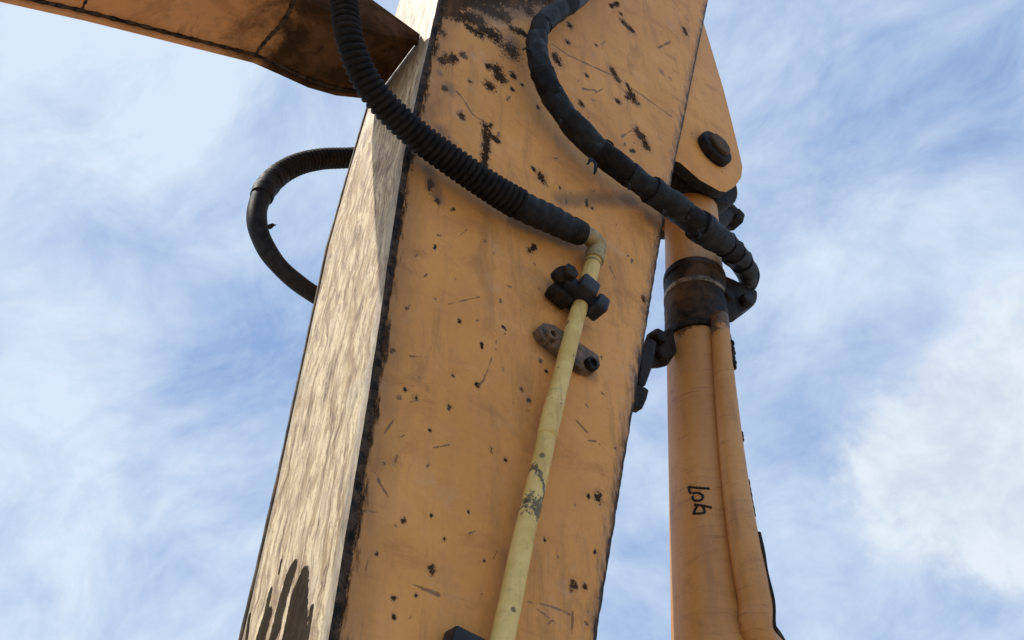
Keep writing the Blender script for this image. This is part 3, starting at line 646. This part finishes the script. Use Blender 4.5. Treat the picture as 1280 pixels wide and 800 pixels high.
block('clamp_half', cc+np.array([0, -.030, 0])+sa*.052-ta*.012, (.020, .033, .030), M['hose'], clamp, .010)
q = cc-sa*.078+np.array([0, -.02, 0]); disc('clamp_bolt', q, -sa-.3*np.array([0, 1, 0]), .028, .030, M['grime'], clamp, 20, .3)
hexnut('nut', q+np.array([.0, -.02, 0]), (0, -1, 0), .026, .022, M['grime'], clamp)
block('clamp_lip', cc-sa*.055-ta*.030+np.array([0, .012, 0]), (.036, .026, .020), M['grime'], clamp, .008)
# tab with two threaded holes, welded to the plate
tp = pxp([(668, 414), (676, 406), (690, 409), (745, 447), (747, 460), (738, 469), (726, 467), (674, 425)], -.012)
tab = lab(prism('pipe_bracket', tp, -.026, -.0, M['tab'], arm, .005), 'slanted steel tab with two holes welded under the pipe')
for (a, b, r) in ((687, 421, 8.5), (737, 457, 9.5)):
    q = L(a, b, -.026); disc('threaded_hole', q+[0, .004, 0], (0, -1, 0), PX(r, q), .022, M['tab' if a < 700 else 'grime'], tab, 26, .2, PX(r*.58, q))
    disc('hole_shade', q+[0, -.001, 0], (0, -1, 0), PX(r*.57, q), .006, M['ink_hole_shade'], tab, 20, .1)  # black disc stands in for the shade inside the hole
# a second dark tab at the foot of the picture
tp = pxp([(566, 783), (604, 802), (604, 822), (590, 838), (556, 818)], -.03)
lab(prism('pipe_bracket', tp, -.045, -.0, M['hose'], arm, .005), 'black tab low on the side plate')

# ------------------------------------------------------------------ hoses
def hose_path(pts, n):
    P = [np.r_[L(a, b, c), PX(r, L(a, b, c))] for a, b, c, r in pts]; P, s = catmull(P, n); return P, s
def seg(P, s, a, b): k = (s >= a*s[-1]) & (s <= b*s[-1]); return P[k]
# A: big corrugated hose
hp = [(436, -70, -.20, 17), (428, -25, -.18, 17), (431, 10, -.16, 17), (437, 50, -.14, 17), (453, 92, -.11, 17.5), (478, 128, -.09, 18), (520, 168, -.075, 18.5), (566, 202, -.07, 18.5), (610, 232, -.068, 18.5), (650, 256, -.066, 19), (694, 277, -.062, 18), (728, 293, -.058, 15)]
P, s = hose_path(hp, 1300)
per = .0185
cut = int(.80*len(P))
def corr(per, amp):
    return lambda s_, th, i: 1 + amp*(np.abs(np.sin(s_/per*math.pi+th*.5))**.6-.75)
hoseA = tube('hydraulic_hose', P[:cut, :3], P[:cut, 3], M['rubber'], ex_o, 28, True, corr(per, .26)); lab(hoseA, 'thick black corrugated hose curving down to the elbow')
Q = P[cut-9:]; lab(tube('hose_end', Q[:, :3], Q[:, 3]*.97, M['tape'], hoseA, 28, True, lambda s_, th, i: 1+.035*np.sin(s_*170+th)+.02*np.sin(th*3+s_*40)), 'smoother taped end of the hose')
Q = P[-49:-6]; tube('ferrule', Q[:, :3], Q[:, 3]*1.02, M['grime'], hoseA, 24)
# B: taped hose over to the cylinder
hp = [(768, -60, -.10, 12), (728, -8, -.085, 12), (700, 12, -.085, 12), (678, 30, -.085, 12), (671, 55, -.085, 12.5), (677, 88, -.085, 13), (696, 128, -.085, 13.5), (726, 166, -.085, 14.5), (763, 200, -.088, 14.5), (806, 232, -.088, 14.5), (846, 260, -.075, 15), (884, 290, -.045, 16), (912, 310, -.01, 15), (930, 333, .05, 13.5), (935, 352, .10, 11.5), (928, 368, .14, 9.5)]
P, s = hose_path(hp, 620)
hoseB = tube('hydraulic_hose', P[:, :3], P[:, 3]*.98, M['hose'], ex_o, 26, True, lambda s_, th, i: 1+.02*math.sin(s_*37)); lab(hoseB, 'bluish black hose wrapped in tape, looping over to the cylinder')
cuts = [.285, .33, .365, .40, .445, .475, .515, .55, .585, .635, .68, .715, .77, .81, .845, .875, .905, .935, .965]
for i in range(len(cuts)-1):
    Q = seg(P, s, cuts[i]-.004, cuts[i+1]+.004); k = len(Q); t = np.linspace(0, 1, k); sd = rnd.random()*6; g = rnd.uniform(.98, 1.14)
    rr = Q[:, 3]*g*(1.10-.10*t+.012*np.sin(t*9+sd))
    o = tube('tape_wrap', Q[:, :3], rr, M['tape'] if i % 3 else M['rubber'], hoseB, 26, True, lambda s_, th, i, sd=sd: 1+.035*np.sin(th*2+sd+s_*22)+.03*np.sin(th*5+s_*60+sd)+.018*np.sin(th*11+s_*130))
# torn bits of tape hanging off
def flap(c, d, wd, ln, par, m=None):
    c = np.array(c, float); n = 7; V = []; F = []
    for i in range(n):
        t = i/(n-1); p = c + np.array(d)*ln*t + np.array([0, -.012*math.sin(t*3), 0]); h = wd*(1-.6*t)*(1+.5*rnd.uniform(-1, 1))
        for o_ in ((-h, 0), (h, 0), (h*.8, .004), (-h*.8, .004)): V.append(p+np.array([o_[0], o_[1], rnd.uniform(-.004, .004)]))
    for i in range(n-1):
        for j in range(4): F.append((4*i+j, 4*i+(j+1) % 4, 4*i+4+(j+1) % 4, 4*i+4+j))
    F.append((3, 2, 1, 0)); F.append(tuple(4*(n-1)+j for j in range(4)))
    return pyd('torn_tape', V, F, m or M['tape'], par)
for (a, b, dx, ln) in ((741, 198, .0, .085), (737, 196, -.25, .05), (782, 226, .25, .04), (735, 160, .8, .03), (663, 66, -1., .035), (758, 176, .9, .03), (712, 160, -.8, .02), (700, 150, -.3, .025), (828, 262, -.2, .03), (873, 292, -.2, .025), (790, 206, .7, .02), (741, 172, .9, .02)):
    flap(L(a, b, -.085), (dx, 0, -1 if abs(dx) < .5 else -.3), .010, ln, hoseB)
# stub hanging at the bracket
P2, _ = hose_path([(915, 318, .03, 15), (937, 338, .06, 11), (940, 352, .09, 8), (931, 368, .13, 7)], 30)
tube('tape_wrap', P2[:, :3], P2[:, 3], M['rubber'], hoseB, 18)
# C: loop on the far side
yC = .62
hp = [(560, 178, yC-.05, 12), (500, 192, yC-.02, 12), (440, 197, yC, 12.5), (400, 199, yC, 13), (366, 208, yC, 13.5), (338, 228, yC, 14), (323, 256, yC, 13.5), (322, 283, yC, 13.5), (333, 311, yC, 13), (352, 336, yC, 12), (378, 358, yC, 12), (408, 377, yC, 12), (450, 400, yC, 12)]
P, s = hose_path(hp, 700); c0 = int(.615*len(P))
hoseC = tube('hydraulic_hose', P[:c0, :3], P[:c0, 3], M['rubber'], ex_o, 26, True, corr(.019, .22)); lab(hoseC, 'black corrugated hose looping out behind the left side of the arm')
Q = P[c0-8:]; tube('hose_core', Q[:, :3], Q[:, 3]*.93, M['tape'], hoseC, 24, True, lambda s_, th, i: 1+.015*math.sin(s_*50)); 
Q = P[c0-26:c0+12]; lab(tube('hose_collar', Q[:, :3], Q[:, 3]*1.06, M['tape'], hoseC, 24, True, lambda s_, th, i: 1+.03*np.sin(th*3+i*.2)), 'tape collar half way round the loop')
Q = P[c0-52:c0-30]; tube('hose_collar', Q[:, :3], Q[:, 3]*1.03, M['tape'], hoseC, 24, True, lambda s_, th, i: 1+.03*np.sin(th*2+i*.3))
q = P[c0+75]; flap(q[:3]+[.03, 0, .03], (.5, 0, .8), .010, .03, hoseC)

# ------------------------------------------------------------------ boom
BY0, BY1 = .06, .36
bot = [L(a, b, BY1)[[0, 2]] for a, b in ((0, 3), (108, 27), (216, 54), (316, 79), (350, 94), (385, 110), (420, 120), (450, 123))]
bot = [p for p in bot]; d0 = bot[1]-bot[0]; d0 /= np.linalg.norm(d0)
ext = [bot[0]+(-d0)*k for k in (2.6, 1.6, .8)]
bot = ext+bot
xe = float(xL(4.4)); bot.append(np.array([xL(bot[-1][1]+.05)-.004, bot[-1][1]+.03]))
tp_ = [L(a, b, BY0)[[0, 2]] for a, b in ((490, 20), (464, -2))]
zt = tp_[0][1]; topc = [np.array([xL(zt)-.004, zt]), tp_[1], np.array([-.30, tp_[1][1]+.42]), np.array([-.75, tp_[1][1]+.40]), np.array([-1.1, tp_[1][1]+.20]), ext[0]+np.array([.2, .75])]  # unseen top of the boom, raised to shade the front plate
prof = [tuple(p) for p in bot]+[tuple(p) for p in topc]
boom = lab(prism('boom', [(p[0], p[1]) for p in [ (b_[0], b_[1]+.02) for b_ in bot]+[tuple(t_-np.array([0, .015])) for t_ in topc]], BY0+.02, BY1-.02, M['boom'], ex_o, 0), 'shaded rusty orange boom seen from below')
for (y0, y1) in ((BY0, BY0+.018), (BY1-.018, BY1)): lab(prism('side_plate', prof, y0, y1, M['boom'], boom, .003), 'side plate of the boom')
# bottom lip plates between cross welds and the welds themselves
def cross(px, r, m):
    a = L(px[0], px[1], BY1)
    i = np.interp(a[0], [b_[0] for b_ in bot], [b_[1] for b_ in bot])+.018
    P = np.array([[a[0]+.01*math.sin(t*5), BY0+.02+(BY1-BY0-.04)*t, i] for t in np.linspace(0, 1, 40)]); return tube('weld_seam', P, r, m, boom, 8, True, lambda s, th, k: 1+.25*math.sin(k*1.7))
cross((100, 27), .005, M['seam_dark']); cross((318, 80), .006, M['seam_dark'])
for yw, mw in ((BY0+.021, 'seam_dark'), (BY1-.021, 'seam_dark')):
    P, _ = catmull([np.array([b_[0], yw, b_[1]+.018]) for b_ in bot], 260); tube('weld_seam', P, .007, M[mw], boom, 8, True, lambda s, th, k: 1+.25*math.sin(k*1.9))
